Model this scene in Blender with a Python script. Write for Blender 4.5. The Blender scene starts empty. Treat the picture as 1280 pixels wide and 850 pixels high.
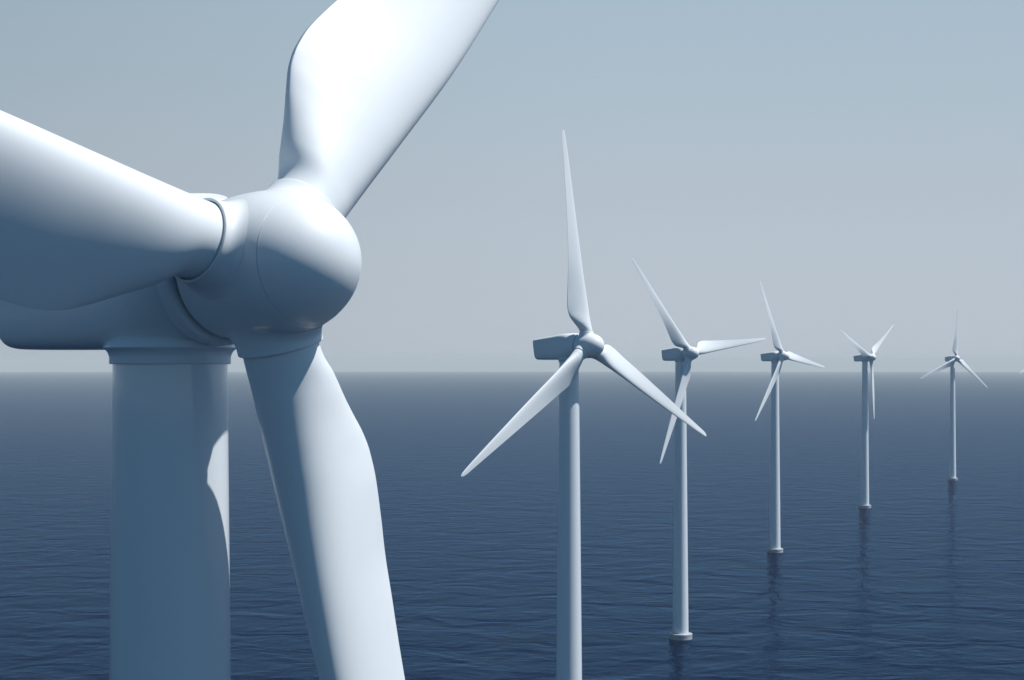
import bpy, math, random
from mathutils import Matrix, Vector
random.seed(4)
R = math.radians
sc = bpy.context.scene
col = sc.collection

# ---------------------------------------------------------------- camera
EYE = 77.587
cam_d = bpy.data.cameras.new('camera')
cam_d.sensor_width = 36.0
cam_d.lens = 36.0 * 2413.57 / 1280.0
cam_d.shift_y = 27.45 / 1280.0
cam_d.clip_start = 0.5
cam_d.clip_end = 200000.0
cam = bpy.data.objects.new('camera', cam_d)
cam.location = (0, 0, EYE)
cam.rotation_euler = (R(90), 0, 0)
col.objects.link(cam)
sc.camera = cam

# ---------------------------------------------------------------- sky and sun
SUN_EL = 60.0
world = bpy.data.worlds.new('World')
sc.world = world
world.use_nodes = True
nt = world.node_tree
nt.nodes.clear()
w_out = nt.nodes.new('ShaderNodeOutputWorld')
w_bg = nt.nodes.new('ShaderNodeBackground')
sky = nt.nodes.new('ShaderNodeTexSky')
sky.sky_type = 'NISHITA'
sky.sun_disc = False
sky.sun_elevation = R(SUN_EL)
sky.sun_rotation = R(90)          # sun in +X
sky.altitude = 0
sky.air_density = 1.0
sky.dust_density = 0.3
sky.ozone_density = 2.0
tint = nt.nodes.new('ShaderNodeMix')
tint.data_type = 'RGBA'
tint.blend_type = 'MULTIPLY'
tint.inputs['Factor'].default_value = 1.0
tint.inputs['B'].default_value = (0.46, 0.88, 1.06, 1)
nt.links.new(sky.outputs['Color'], tint.inputs['A'])
# pale marine haze layer low over the horizon, thinned fast above the view to deepen shade
w_tc = nt.nodes.new('ShaderNodeTexCoord')
w_sep = nt.nodes.new('ShaderNodeSeparateXYZ')
nt.links.new(w_tc.outputs['Generated'], w_sep.inputs['Vector'])
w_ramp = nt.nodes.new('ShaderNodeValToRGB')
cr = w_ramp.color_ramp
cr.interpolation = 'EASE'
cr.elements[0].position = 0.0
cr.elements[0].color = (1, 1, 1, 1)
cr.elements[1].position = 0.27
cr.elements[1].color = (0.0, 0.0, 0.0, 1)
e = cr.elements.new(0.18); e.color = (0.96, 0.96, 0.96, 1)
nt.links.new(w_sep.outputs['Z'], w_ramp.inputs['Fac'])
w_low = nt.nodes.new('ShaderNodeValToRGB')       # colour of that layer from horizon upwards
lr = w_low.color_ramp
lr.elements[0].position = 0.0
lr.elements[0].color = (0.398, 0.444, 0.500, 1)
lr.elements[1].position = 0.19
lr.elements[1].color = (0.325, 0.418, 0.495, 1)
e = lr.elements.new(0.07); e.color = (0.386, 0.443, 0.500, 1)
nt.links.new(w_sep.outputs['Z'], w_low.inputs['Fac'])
SKY_STRENGTH = 0.05
w_scl = nt.nodes.new('ShaderNodeVectorMath')
w_scl.operation = 'SCALE'
w_scl.inputs['Scale'].default_value = 1.0 / SKY_STRENGTH
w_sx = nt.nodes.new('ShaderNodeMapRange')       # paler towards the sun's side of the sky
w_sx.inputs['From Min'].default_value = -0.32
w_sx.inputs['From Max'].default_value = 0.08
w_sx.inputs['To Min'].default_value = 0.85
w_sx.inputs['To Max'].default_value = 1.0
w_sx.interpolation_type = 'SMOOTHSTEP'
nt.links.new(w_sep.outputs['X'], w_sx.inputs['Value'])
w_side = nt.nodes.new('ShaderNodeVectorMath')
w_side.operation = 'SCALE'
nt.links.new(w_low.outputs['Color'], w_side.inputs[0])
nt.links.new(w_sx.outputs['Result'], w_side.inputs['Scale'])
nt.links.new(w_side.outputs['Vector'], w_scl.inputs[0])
w_mix = nt.nodes.new('ShaderNodeMix')
w_mix.data_type = 'RGBA'
# layer weakened in the unseen sky behind the viewer to deepen the turbines' shade
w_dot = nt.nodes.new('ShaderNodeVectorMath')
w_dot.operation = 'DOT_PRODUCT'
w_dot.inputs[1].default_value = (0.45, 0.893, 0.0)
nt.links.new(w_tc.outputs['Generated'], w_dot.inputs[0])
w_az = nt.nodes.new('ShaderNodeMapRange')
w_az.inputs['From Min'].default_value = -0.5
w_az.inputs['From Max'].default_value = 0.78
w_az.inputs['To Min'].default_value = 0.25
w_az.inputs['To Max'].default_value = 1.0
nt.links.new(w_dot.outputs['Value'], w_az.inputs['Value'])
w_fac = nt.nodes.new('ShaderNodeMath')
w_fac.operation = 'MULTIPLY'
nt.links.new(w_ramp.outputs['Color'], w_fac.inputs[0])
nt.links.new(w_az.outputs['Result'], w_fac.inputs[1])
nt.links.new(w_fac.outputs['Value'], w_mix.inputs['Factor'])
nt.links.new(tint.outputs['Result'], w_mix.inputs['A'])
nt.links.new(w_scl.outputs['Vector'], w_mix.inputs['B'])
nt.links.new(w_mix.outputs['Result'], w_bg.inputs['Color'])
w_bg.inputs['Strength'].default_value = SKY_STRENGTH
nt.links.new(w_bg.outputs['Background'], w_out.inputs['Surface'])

sun_d = bpy.data.lights.new('sun', 'SUN')
sun_d.energy = 4.4
sun_d.angle = R(0.6)
sun_d.color = (1.0, 0.965, 0.935)
sun = bpy.data.objects.new('sun', sun_d)
sun.rotation_euler = Vector((math.cos(R(SUN_EL)), 0, math.sin(R(SUN_EL)))).to_track_quat('Z', 'Y').to_euler()
sun.location = (300, 0, 400)
col.objects.link(sun)

sc.view_settings.view_transform = 'Standard'
sc.view_settings.look = 'None'
sc.view_settings.exposure = 0.30
sc.view_settings.gamma = 1.0
sc.view_settings.use_curve_mapping = False
sc.cycles.volume_bounces = 0
sc.cycles.max_bounces = 8

# ---------------------------------------------------------------- helpers
def new_mat(name):
    m = bpy.data.materials.new(name)
    m.use_nodes = True
    return m, m.node_tree, m.node_tree.nodes['Principled BSDF']

def mesh_obj(name, verts, faces, m, parent=None, smooth=True, sharp=None):
    me = bpy.data.meshes.new(name)
    me.from_pydata(verts, [], faces)
    me.validate()
    me.polygons.foreach_set('use_smooth', [smooth] * len(me.polygons))
    if sharp:
        me.set_sharp_from_angle(angle=R(sharp))
    me.materials.append(m)
    me.update()
    o = bpy.data.objects.new(name, me)
    col.objects.link(o)
    if parent:
        o.parent = parent
    return o

def loft(rings, cap0=True, cap1=True):
    n = len(rings[0])
    v, f = [], []
    for r in rings:
        v += r
    for i in range(len(rings) - 1):
        for j in range(n):
            a = i * n + j; b = i * n + (j + 1) % n
            f.append((a, b, b + n, a + n))
    if cap0: f.append(tuple(range(n))[::-1])
    if cap1: f.append(tuple(range((len(rings) - 1) * n, len(rings) * n)))
    return v, f

def lathe(prof, n=96, axis='z'):
    """prof: list of (radius, height)"""
    rings = []
    for r, h in prof:
        r = max(r, 1e-4)
        ring = []
        for k in range(n):
            t = 2 * math.pi * k / n
            if axis == 'z':
                ring.append((r * math.cos(t), r * math.sin(t), h))
            else:       # axis along -y, height measured forward
                ring.append((r * math.cos(t), -h, r * math.sin(t)))
        rings.append(ring)
    return loft(rings)

def interp(tab, x):
    if x <= tab[0][0]: return tab[0][1]
    for i in range(len(tab) - 1):
        x0, y0 = tab[i]; x1, y1 = tab[i + 1]
        if x <= x1:
            # monotone cubic-ish via Catmull-Rom with clamped ends
            t = (x - x0) / (x1 - x0)
            def slope(k):
                if k <= 0 or k >= len(tab) - 1: 
                    k0 = max(k - 1, 0); k1 = min(k + 1, len(tab) - 1)
                    return (tab[k1][1] - tab[k0][1]) / (tab[k1][0] - tab[k0][0])
                a = (tab[k][1] - tab[k-1][1]) / (tab[k][0] - tab[k-1][0])
                b = (tab[k+1][1] - tab[k][1]) / (tab[k+1][0] - tab[k][0])
                return 0.0 if a * b <= 0 else 2 * a * b / (a + b)
            m0 = slope(i) * (x1 - x0); m1 = slope(i + 1) * (x1 - x0)
            t2, t3 = t * t, t * t * t
            return (2*t3-3*t2+1)*y0 + (t3-2*t2+t)*m0 + (-2*t3+3*t2)*y1 + (t3-t2)*m1
    return tab[-1][1]

# ---------------------------------------------------------------- materials
def paint(name, base, rough, streak=0.0, coat=0.0):
    m, t, p = new_mat(name)
    tc = t.nodes.new('ShaderNodeTexCoord')
    mp = t.nodes.new('ShaderNodeMapping')
    mp.inputs['Scale'].default_value = (1.0, 1.0, 0.22)
    t.links.new(tc.outputs['Object'], mp.inputs['Vector'])
    n1 = t.nodes.new('ShaderNodeTexNoise')
    n1.inputs['Scale'].default_value = 1.3
    n1.inputs['Detail'].default_value = 7
    n1.inputs['Roughness'].default_value = 0.62
    t.links.new(mp.outputs['Vector'], n1.inputs['Vector'])
    cr = t.nodes.new('ShaderNodeValToRGB')
    cr.color_ramp.elements[0].position = 0.35
    cr.color_ramp.elements[0].color = tuple(c * (1 - streak) for c in base) + (1,)
    cr.color_ramp.elements[1].position = 0.62
    cr.color_ramp.elements[1].color = tuple(base) + (1,)
    t.links.new(n1.outputs['Fac'], cr.inputs['Fac'])
    t.links.new(cr.outputs['Color'], p.inputs['Base Color'])
    mr = t.nodes.new('ShaderNodeMapRange')
    mr.inputs['To Min'].default_value = rough * 0.8
    mr.inputs['To Max'].default_value = rough * 1.25
    t.links.new(n1.outputs['Fac'], mr.inputs['Value'])
    t.links.new(mr.outputs['Result'], p.inputs['Roughness'])
    p.inputs['IOR'].default_value = 1.40
    p.inputs['Coat Weight'].default_value = coat
    p.inputs['Coat Roughness'].default_value = 0.05
    p.inputs['Coat IOR'].default_value = 1.5
    return m

M_WHITE = paint('white_gelcoat', (0.75, 0.80, 0.82), 0.48, 0.012, 0.35)
M_TOWER = paint('white_tower_paint', (0.735, 0.80, 0.835), 0.4, 0.015, 1.0)
M_DARK = paint('dark_rubber_seal', (0.05, 0.06, 0.075), 0.5, 0.1)
M_BASE = paint('weathered_base_paint', (0.42, 0.46, 0.50), 0.45, 0.3)

# ---------------------------------------------------------------- sea
EARTH = 6371000.0
def drop(x, y):
    return -(x * x + y * y) / (2 * EARTH)

def make_sea():
    radii = [0.0]
    r = 4.0
    while r < 20000:
        radii.append(r); r *= 1.09
    while r < 45000:
        radii.append(r); r += 450
    radii.append(45000.0)
    n = 288
    v = [(0, 0, 0)]; f = []
    for r in radii[1:]:
        for k in range(n):
            a = 2 * math.pi * k / n
            v.append((r * math.cos(a), r * math.sin(a), -r * r / (2 * EARTH)))
    for k in range(n):
        f.append((0, 1 + k, 1 + (k + 1) % n))
    for i in range(len(radii) - 2):
        for k in range(n):
            a = 1 + i * n + k; b = 1 + i * n + (k + 1) % n
            f.append((a, a + n, b + n, b))
    m, t, p = new_mat('sea_water')
    t.nodes.remove(p)
    w_out = [q for q in t.nodes if q.type == 'OUTPUT_MATERIAL'][0]
    body = t.nodes.new('ShaderNodeBsdfDiffuse')
    body.inputs['Color'].default_value = (0.0006, 0.0055, 0.021, 1)
    gl = t.nodes.new('ShaderNodeBsdfGlossy')
    gl.inputs['Color'].default_value = (0.29, 0.58, 0.92, 1)
    gl.inputs['Roughness'].default_value = 0.02
    fr = t.nodes.new('ShaderNodeFresnel')
    fr.inputs['IOR'].default_value = 1.333
    fk = t.nodes.new('ShaderNodeMath'); fk.operation = 'MULTIPLY'
    fk.inputs[1].default_value = 0.34
    t.links.new(fr.outputs['Fac'], fk.inputs[0])
    mx = t.nodes.new('ShaderNodeMixShader')
    t.links.new(fk.outputs[0], mx.inputs['Fac'])
    t.links.new(body.outputs['BSDF'], mx.inputs[1])
    t.links.new(gl.outputs['BSDF'], mx.inputs[2])
    t.links.new(mx.outputs['Shader'], w_out.inputs['Surface'])
    tc = t.nodes.new('ShaderNodeTexCoord')
    def noise(scale, sx, sy, rot, detail, rough=0.55, dist=0.0):
        mp = t.nodes.new('ShaderNodeMapping')
        mp.inputs['Scale'].default_value = (sx, sy, 1)
        mp.inputs['Rotation'].default_value = (0, 0, R(rot))
        t.links.new(tc.outputs['Object'], mp.inputs['Vector'])
        nz = t.nodes.new('ShaderNodeTexNoise')
        nz.inputs['Scale'].default_value = scale
        nz.inputs['Detail'].default_value = detail
        nz.inputs['Roughness'].default_value = rough
        nz.inputs['Distortion'].default_value = dist
        t.links.new(mp.outputs['Vector'], nz.inputs['Vector'])
        return nz.outputs['Fac']
    def bump(h, dist, prev=None):
        b = t.nodes.new('ShaderNodeBump')
        b.inputs['Strength'].default_value = 1.0
        b.inputs['Distance'].default_value = dist
        t.links.new(h, b.inputs['Height'])
        if prev is not None: t.links.new(prev, b.inputs['Normal'])
        return b.outputs['Normal']
    b1 = bump(noise(0.042, 1, 1, 9, 2, 0.5, 0.8), 1.6)
    b2 = bump(noise(0.115, 1, 1.1, -16, 4, 0.56, 1.0), 0.55, b1)
    b3 = bump(noise(0.6, 1, 1.1, 28, 3, 0.6), 0.045, b2)
    for q in (body, gl, fr): t.links.new(b3, q.inputs['Normal'])
    o = mesh_obj('sea', v, f, m)
    o['kind'] = 'structure'
make_sea()

# ---------------------------------------------------------------- haze
def make_haze():
    s = 46500.0; z0 = drop(45000, 0) - 1.0; z1 = 118.0
    v = [(x, y, z) for z in (z0, z1) for y in (-s, s) for x in (-s, s)]
    f = [(0, 2, 3, 1), (4, 5, 7, 6), (0, 1, 5, 4), (2, 6, 7, 3), (0, 4, 6, 2), (1, 3, 7, 5)]
    m = bpy.data.materials.new('sea_haze')
    m.use_nodes = True
    t = m.node_tree; t.nodes.clear()
    out = t.nodes.new('ShaderNodeOutputMaterial')
    pv = t.nodes.new('ShaderNodeVolumePrincipled')
    pv.inputs['Color'].default_value = (0.89, 0.985, 1.0, 1)
    pv.inputs['Density'].default_value = 7.3e-5
    pv.inputs['Anisotropy'].default_value = 0.0
    t.links.new(pv.outputs['Volume'], out.inputs['Volume'])
    o = mesh_obj('haze', v, f, m, smooth=False)
    o['kind'] = 'stuff'
make_haze()

# ---------------------------------------------------------------- turbine parts
H = 80.0            # rotor axis height at the tower centre
OVER = 3.702        # hub centre ahead of the tower centre
TILT = 0.0565
CONE = -0.0285
RAD = 32.83

CHORD = [(1.5, 1.96), (2.35, 1.96), (3.1, 2.38), (3.8, 2.95), (4.5, 3.45), (5.1, 3.66), (5.7, 3.75), (6.4, 3.73), (7.5, 3.58), (9, 3.32), (11, 3.04),
         (14.4, 2.62), (21.6, 1.84), (27, 1.28), (30, 0.96), (31.5, 0.78), (32.3, 0.58), (32.65, 0.36), (32.83, 0.05)]
LEAD = [(1.5, 0.98), (2.35, 0.98), (3.0, 0.90), (3.8, 0.845), (5.5, 0.82), (9, 0.68), (15, 0.53), (24, 0.26), (30, 0.04), (31.5, -0.05), (32.3, -0.12), (32.65, -0.20), (32.83, -0.34)]
THICK_NEAR = [(1.5, 1.96), (2.4, 1.96), (3.3, 1.90), (4.2, 1.78), (5.2, 1.66), (6.4, 1.52), (9, 1.2), (12, 0.86), (16, 0.55), (21, 0.33), (28, 0.19), (31.8, 0.12), (32.5, 0.08), (32.83, 0.02)]
TWIST_NEAR = [(1.5, 6.5), (2, 7.2), (5, 11.5), (8, 12.5), (10, 9.5), (14, 4.2), (22, 0.0), (33, 0.4)]
# the nearest machine carries slightly broader blades
CHORD_NEAR = [(1.5, 1.96), (2.2, 1.96), (2.5, 2.02), (3.1, 2.46), (3.8, 2.91), (4.5, 3.36), (5.1, 3.69), (5.7, 3.87), (6.4, 3.94), (7.5, 3.87), (9, 3.62), (11, 3.24),
         (14.4, 2.72), (21.6, 1.86), (27, 1.28), (30, 0.96), (31.5, 0.78), (32.3, 0.58), (32.65, 0.36), (32.83, 0.05)]
LEAD_NEAR = [(1.5, 0.98), (2.35, 0.98), (4.0, 1.0), (5.5, 1.035), (9, 1.10), (12, 1.0), (18, 0.72), (24, 0.36), (30, 0.04), (31.5, -0.05), (32.3, -0.12), (32.65, -0.20), (32.83, -0.34)]
THICK = [(1.5, 1.96), (2.4, 1.96), (3.3, 1.82), (4.2, 1.52), (5.2, 1.22), (6.4, 1.0), (9, 0.76), (14, 0.5), (21, 0.31), (28, 0.19), (31.8, 0.12), (32.5, 0.08), (32.83, 0.02)]
TWIST = [(1.5, 12), (5, 12.4), (8, 11.0), (14, 2.5), (22, -1.8), (30, 0.0), (33, 0.4)]
ROUND = [(1.5, 0.0), (2.5, 0.0), (3.4, 0.28), (4.6, 0.78), (5.6, 1.0), (40, 1.0)]

def naca(u):
    return 5 * (0.2969 * math.sqrt(max(u, 0)) - 0.1260 * u - 0.3516 * u**2 + 0.2843 * u**3 - 0.1036 * u**4)

def blade_data(n=72, CHORD=CHORD, LEAD=LEAD, TWIST=None, THICK=THICK):
    TWIST = TWIST or globals()['TWIST']
    rs = []
    r = 1.62
    while r < 9: rs.append(r); r += 0.12
    while r < 31: rs.append(r); r += 0.6
    rs += [31.2, 31.6, 31.9, 32.15, 32.35, 32.5, 32.62, 32.71, 32.77, 32.81, 32.83]
    rings = []
    for r in rs:
        c = interp(CHORD, r); le = interp(LEAD, r); th = interp(THICK, r); tw = R(interp(TWIST, r)); w = interp(ROUND, r)
        ring = []
        for k in range(n):
            a = 2 * math.pi * k / n
            x = 0.5 * math.cos(a)              # +0.5 leading edge
            u = 0.5 - x
            yc = 0.5 * abs(math.sin(a))
            ya = 0.5 * naca(u) / 0.5 * 1.0 + 0.012 * (1 - abs(2 * u - 1)) * 0
            blunt = (0.075 - 0.06 * min(1, max(0, (r - 5.5) / 6))) if r < 30 else 0.004
            if u < 0.9999: ya = ya + blunt / th * u * u
            elif u >= 0.9999: ya = 0.0
            camber = 0.10 * 4 * u * (1 - u) * w * 0.35
            y = (1 - w) * yc + w * ya
            s = 1 if math.sin(a) >= 0 else -1
            yy = s * y * th + camber * c * 0.5
            xx = le - c * u
            # +y here is downwind (suction) side, -y faces the wind
            ring.append((xx * math.cos(tw) + yy * math.sin(tw),
                         -xx * math.sin(tw) + yy * math.cos(tw), r))
        rings.append(ring)
    return loft(rings)

def blade_near_data():
    return blade_data(96, CHORD_NEAR, LEAD_NEAR, TWIST_NEAR, THICK_NEAR)

def superellipse(y, zc, w, h, e, n=80, flat_top=0):
    ring = []
    for k in range(n):
        a = 2 * math.pi * k / n
        ca, sa = math.cos(a), math.sin(a)
        ring.append((w * math.copysign(abs(ca) ** (2 / e), ca), y, zc + h * math.copysign(abs(sa) ** (2 / e), sa)))
    return ring

def nacelle_data():
    # y is measured backwards from the tower centre; sections (y, z_bottom, z_top, half_width, exponent)
    S = [(-1.78, 78.15, 81.90, 1.88, 2.05), (-1.72, 78.13, 81.93, 1.895, 2.1), (-1.2, 78.06, 81.96, 1.88, 2.5), (-0.6, 77.99, 81.95, 1.84, 3.3),
         (0.0, 77.94, 81.9, 1.78, 4.4), (1.0, 77.92, 81.8, 1.74, 5.4), (2.0, 77.92, 81.62, 1.70, 6.0), (3.5, 77.92, 81.42, 1.67, 6.4),
         (4.8, 77.92, 81.24, 1.64, 6.4), (5.4, 77.93, 81.14, 1.61, 6.2)]
    rings = []
    for y, zb, zt, w, e in S:
        rings.append(superellipse(y, (zb + zt) / 2, w, (zt - zb) / 2, e))
    # rounded rear edge, the rear face leaning forward towards the bottom
    base = S[-1]
    for k in range(1, 7):
        a = k / 6 * math.pi / 2
        inset = 0.40 * (1 - math.cos(a))
        y = 5.4 + 0.40 * math.sin(a)
        zb, zt, w = base[1] + inset, base[2] - inset * 0.6, base[3] - inset * 0.8
        rings.append(superellipse(y, (zb + zt) / 2, w, (zt - zb) / 2, base[4] - 0.15 * k))
    out = []
    for ring in rings:
        rr = []
        for x, y, z in ring:
            if y > 0:
                y += (z - 77.92) / 3.3 * 0.55 * (y / 5.8) ** 3
            rr.append((x, y, z))
        out.append(rr)
    return loft(out)

def fore(z=0.0):
    """matrix of the hub frame: x right, -y forward along the shaft, z up"""
    n = Vector((0, -math.cos(TILT), math.sin(TILT)))
    hub = Vector((0, 0, H - OVER * math.sin(TILT))) + n * OVER
    return Matrix.Translation(hub) @ Matrix.Rotation(-TILT, 4, 'X')
HUB = fore()

MESH = {}
def part(name, key, data, m, parent, mat=None, sharp=35):
    if key not in MESH:
        o = mesh_obj(name, data()[0], data()[1], m, parent, sharp=sharp)
        MESH[key] = o.data
    else:
        o = bpy.data.objects.new(name, MESH[key])
        col.objects.link(o); o.parent = parent
    if mat is not None: o.matrix_local = mat
    return o

def arc(cx, cy, r, a0, a1, n=6):
    return [(cx + r * math.cos(R(a0 + (a1 - a0) * i / n)), cy + r * math.sin(R(a0 + (a1 - a0) * i / n))) for i in range(n + 1)]

def spin_r(h):
    if h > 0.2: return 1.86 * math.sqrt(max(0.0, 1 - ((h - 0.2) / 2.66) ** 2.3))
    return 1.86 * math.sqrt(max(0.0, 1 - ((0.2 - h) / 4.35) ** 2))
SEAM = 1.62
def spinner_data():
    p = [(1.30, -1.36), (1.63, -1.40)] + arc(1.655, -1.34, 0.055, -90, 0)
    h = -1.25
    while h < SEAM - 0.03:
        p.append((spin_r(h), h)); h += 0.07
    r = spin_r(SEAM)
    p += [(r + 0.003, SEAM - 0.012), (r - 0.012, SEAM - 0.008), (r - 0.03, SEAM - 0.007), (r - 0.03, SEAM + 0.03)]
    return lathe(p, 144, 'y')
def nose_data():
    r = spin_r(SEAM)
    p = [(r - 0.04, SEAM + 0.006), (r - 0.012, SEAM + 0.007), (r - 0.002, SEAM + 0.014)]
    n = 48
    for i in range(1, n + 1):
        h = SEAM + 0.014 + (2.86 - SEAM - 0.014) * math.sin(i / n * math.pi / 2)
        p.append((spin_r(h), h))
    return lathe(p, 144, 'y')
def shaft_data():
    return lathe([(1.45, -2.2), (1.45, -1.2)], 64, 'y')
def front_ring_data():
    p = [(1.5, -1.98), (1.855, -1.98), (1.88, -1.96), (1.89, -1.92)] + arc(1.815, -1.58, 0.075, 0, 90) + [(1.76, -1.505), (1.6, -1.52), (1.5, -1.56)]
    return lathe(p, 128, 'y')
def collar_data():
    """boot round the blade root, faired into the curved spinner surface"""
    n = 112
    def surf(x, y):                 # spinner surface height above the shaft at (tangential x, -forward y)
        r = spin_r(-y)
        return math.sqrt(max(r * r - x * x, 0.01))
    rings = []
    rb = 1.36; rt = 1.095; top = 1.98
    for i in range(15):
        t = i / 14.0
        ring = []
        for k in range(n):
            a = 2 * math.pi * k / n
            c, s_ = math.cos(a), math.sin(a)
            h0 = surf(rb * c, rb * s_) - 0.012
            h1 = surf(rt * c, rt * s_) + 0.03
            r_ = (1-t)**2 * rb + 2*t*(1-t) * (rt + 0.02) + t*t * rt
            h_ = (1-t)**2 * h0 + 2*t*(1-t) * h1 + t*t * max(top, h1 + 0.08)
            ring.append((r_ * c, r_ * s_, h_))
        rings.append(ring)
    for r_, h_ in [(rt, 2.08)] + arc(1.06, 2.09, 0.035, 10, 90) + [(1.025, 2.122), (1.015, 2.08), (1.005, 1.97), (0.9, 1.97)]:
        rings.append([(r_ * math.cos(2*math.pi*k/n), r_ * math.sin(2*math.pi*k/n), h_) for k in range(n)])
    return loft(rings)
def tower_data():
    p = []
    for i in range(25):
        z = 1.0 + (77.56 - 1.0) * i / 24
        p.append((2.26 + (1.5 - 2.26) * (z / 77.56), z))
    return lathe(p, 128)
def flange_data():
    return lathe([(1.4, 77.53), (1.56, 77.53), (1.58, 77.545), (1.585, 77.57), (1.585, 77.70), (1.595, 77.76), (1.62, 77.82), (1.665, 77.885), (1.73, 77.935), (1.755, 77.965), (1.745, 78.01), (1.70, 78.12), (1.5, 78.25), (1.2, 78.3)], 128)
def foundation_data():
    return lathe([(3.25, -4.0), (3.25, 0.9), (3.30, 0.95), (3.30, 1.45), (3.22, 1.53), (2.5, 1.55), (2.42, 1.62), (2.30, 1.9), (2.1, 1.9)], 96)
GROUP = 'wind turbines standing in a curved row in the sea'
def turbine(x, y, yaw, phase, label):
    near = y < 100
    root = bpy.data.objects.new('wind_turbine', None)
    root.location = (x, y, drop(x, y)); root.rotation_euler = (0, 0, R(yaw))
    root['label'] = label; root['category'] = 'wind turbine'; root['group'] = GROUP
    col.objects.link(root)
    tw = part('tower', 'tower', tower_data, M_TOWER, root)
    part('yaw_collar', 'flange', flange_data, M_TOWER, tw)
    part('foundation', 'foundation', foundation_data, M_BASE, root)
    na = part('nacelle', 'nacelle', nacelle_data, M_WHITE, root, sharp=50)
    part('front_ring', 'front_ring', front_ring_data, M_WHITE, na, HUB)
    part('shaft_cover', 'shaft', shaft_data, M_DARK, na, HUB)
    sp = part('spinner', 'spinner', spinner_data, M_WHITE, root, HUB)
    part('nose_cap', 'nose', nose_data, M_WHITE, sp)
    for k in range(3):
        a = R(phase + 120 * k)
        mt = HUB @ Matrix.Rotation(-a, 4, 'Y') @ Matrix.Rotation(CONE, 4, 'X')
        b = part('blade', 'blade_near' if near else 'blade', blade_near_data if near else blade_data, M_WHITE, root, mt, sharp=60)
        part('blade_collar', 'collar', collar_data, M_WHITE, b)
    return root

TURBINES = [
    (-9.015, 50.94, 48.5, -45.41, 'huge white wind turbine nearest the viewer, filling the left side, blades cropped by the frame'),
    (8.666, 293.133, 46.9, 3.45, 'second largest white wind turbine, one blade almost upright, base cut off below the frame'),
    (47.279, 541.477, 40.274, 36.981, 'white wind turbine with one blade pointing almost level right, third in the row'),
    (107.332, 787.856, 48.119, 21.28, 'white wind turbine between one with a level blade and one with Y-shaped blades'),
    (187.953, 1028.327, 49.414, 62.368, 'distant white wind turbine whose blades form a Y, one hanging down beside the tower'),
    (289.645, 1269.308, 27.399, -6.94, 'smallest whole white wind turbine at far right, one thin blade straight up'),
    (409.0, 1512.0, 48.0, 109.0, 'farthest white wind turbine, only a blade tip showing at the right edge'),
]
for t_ in TURBINES:
    turbine(*t_)
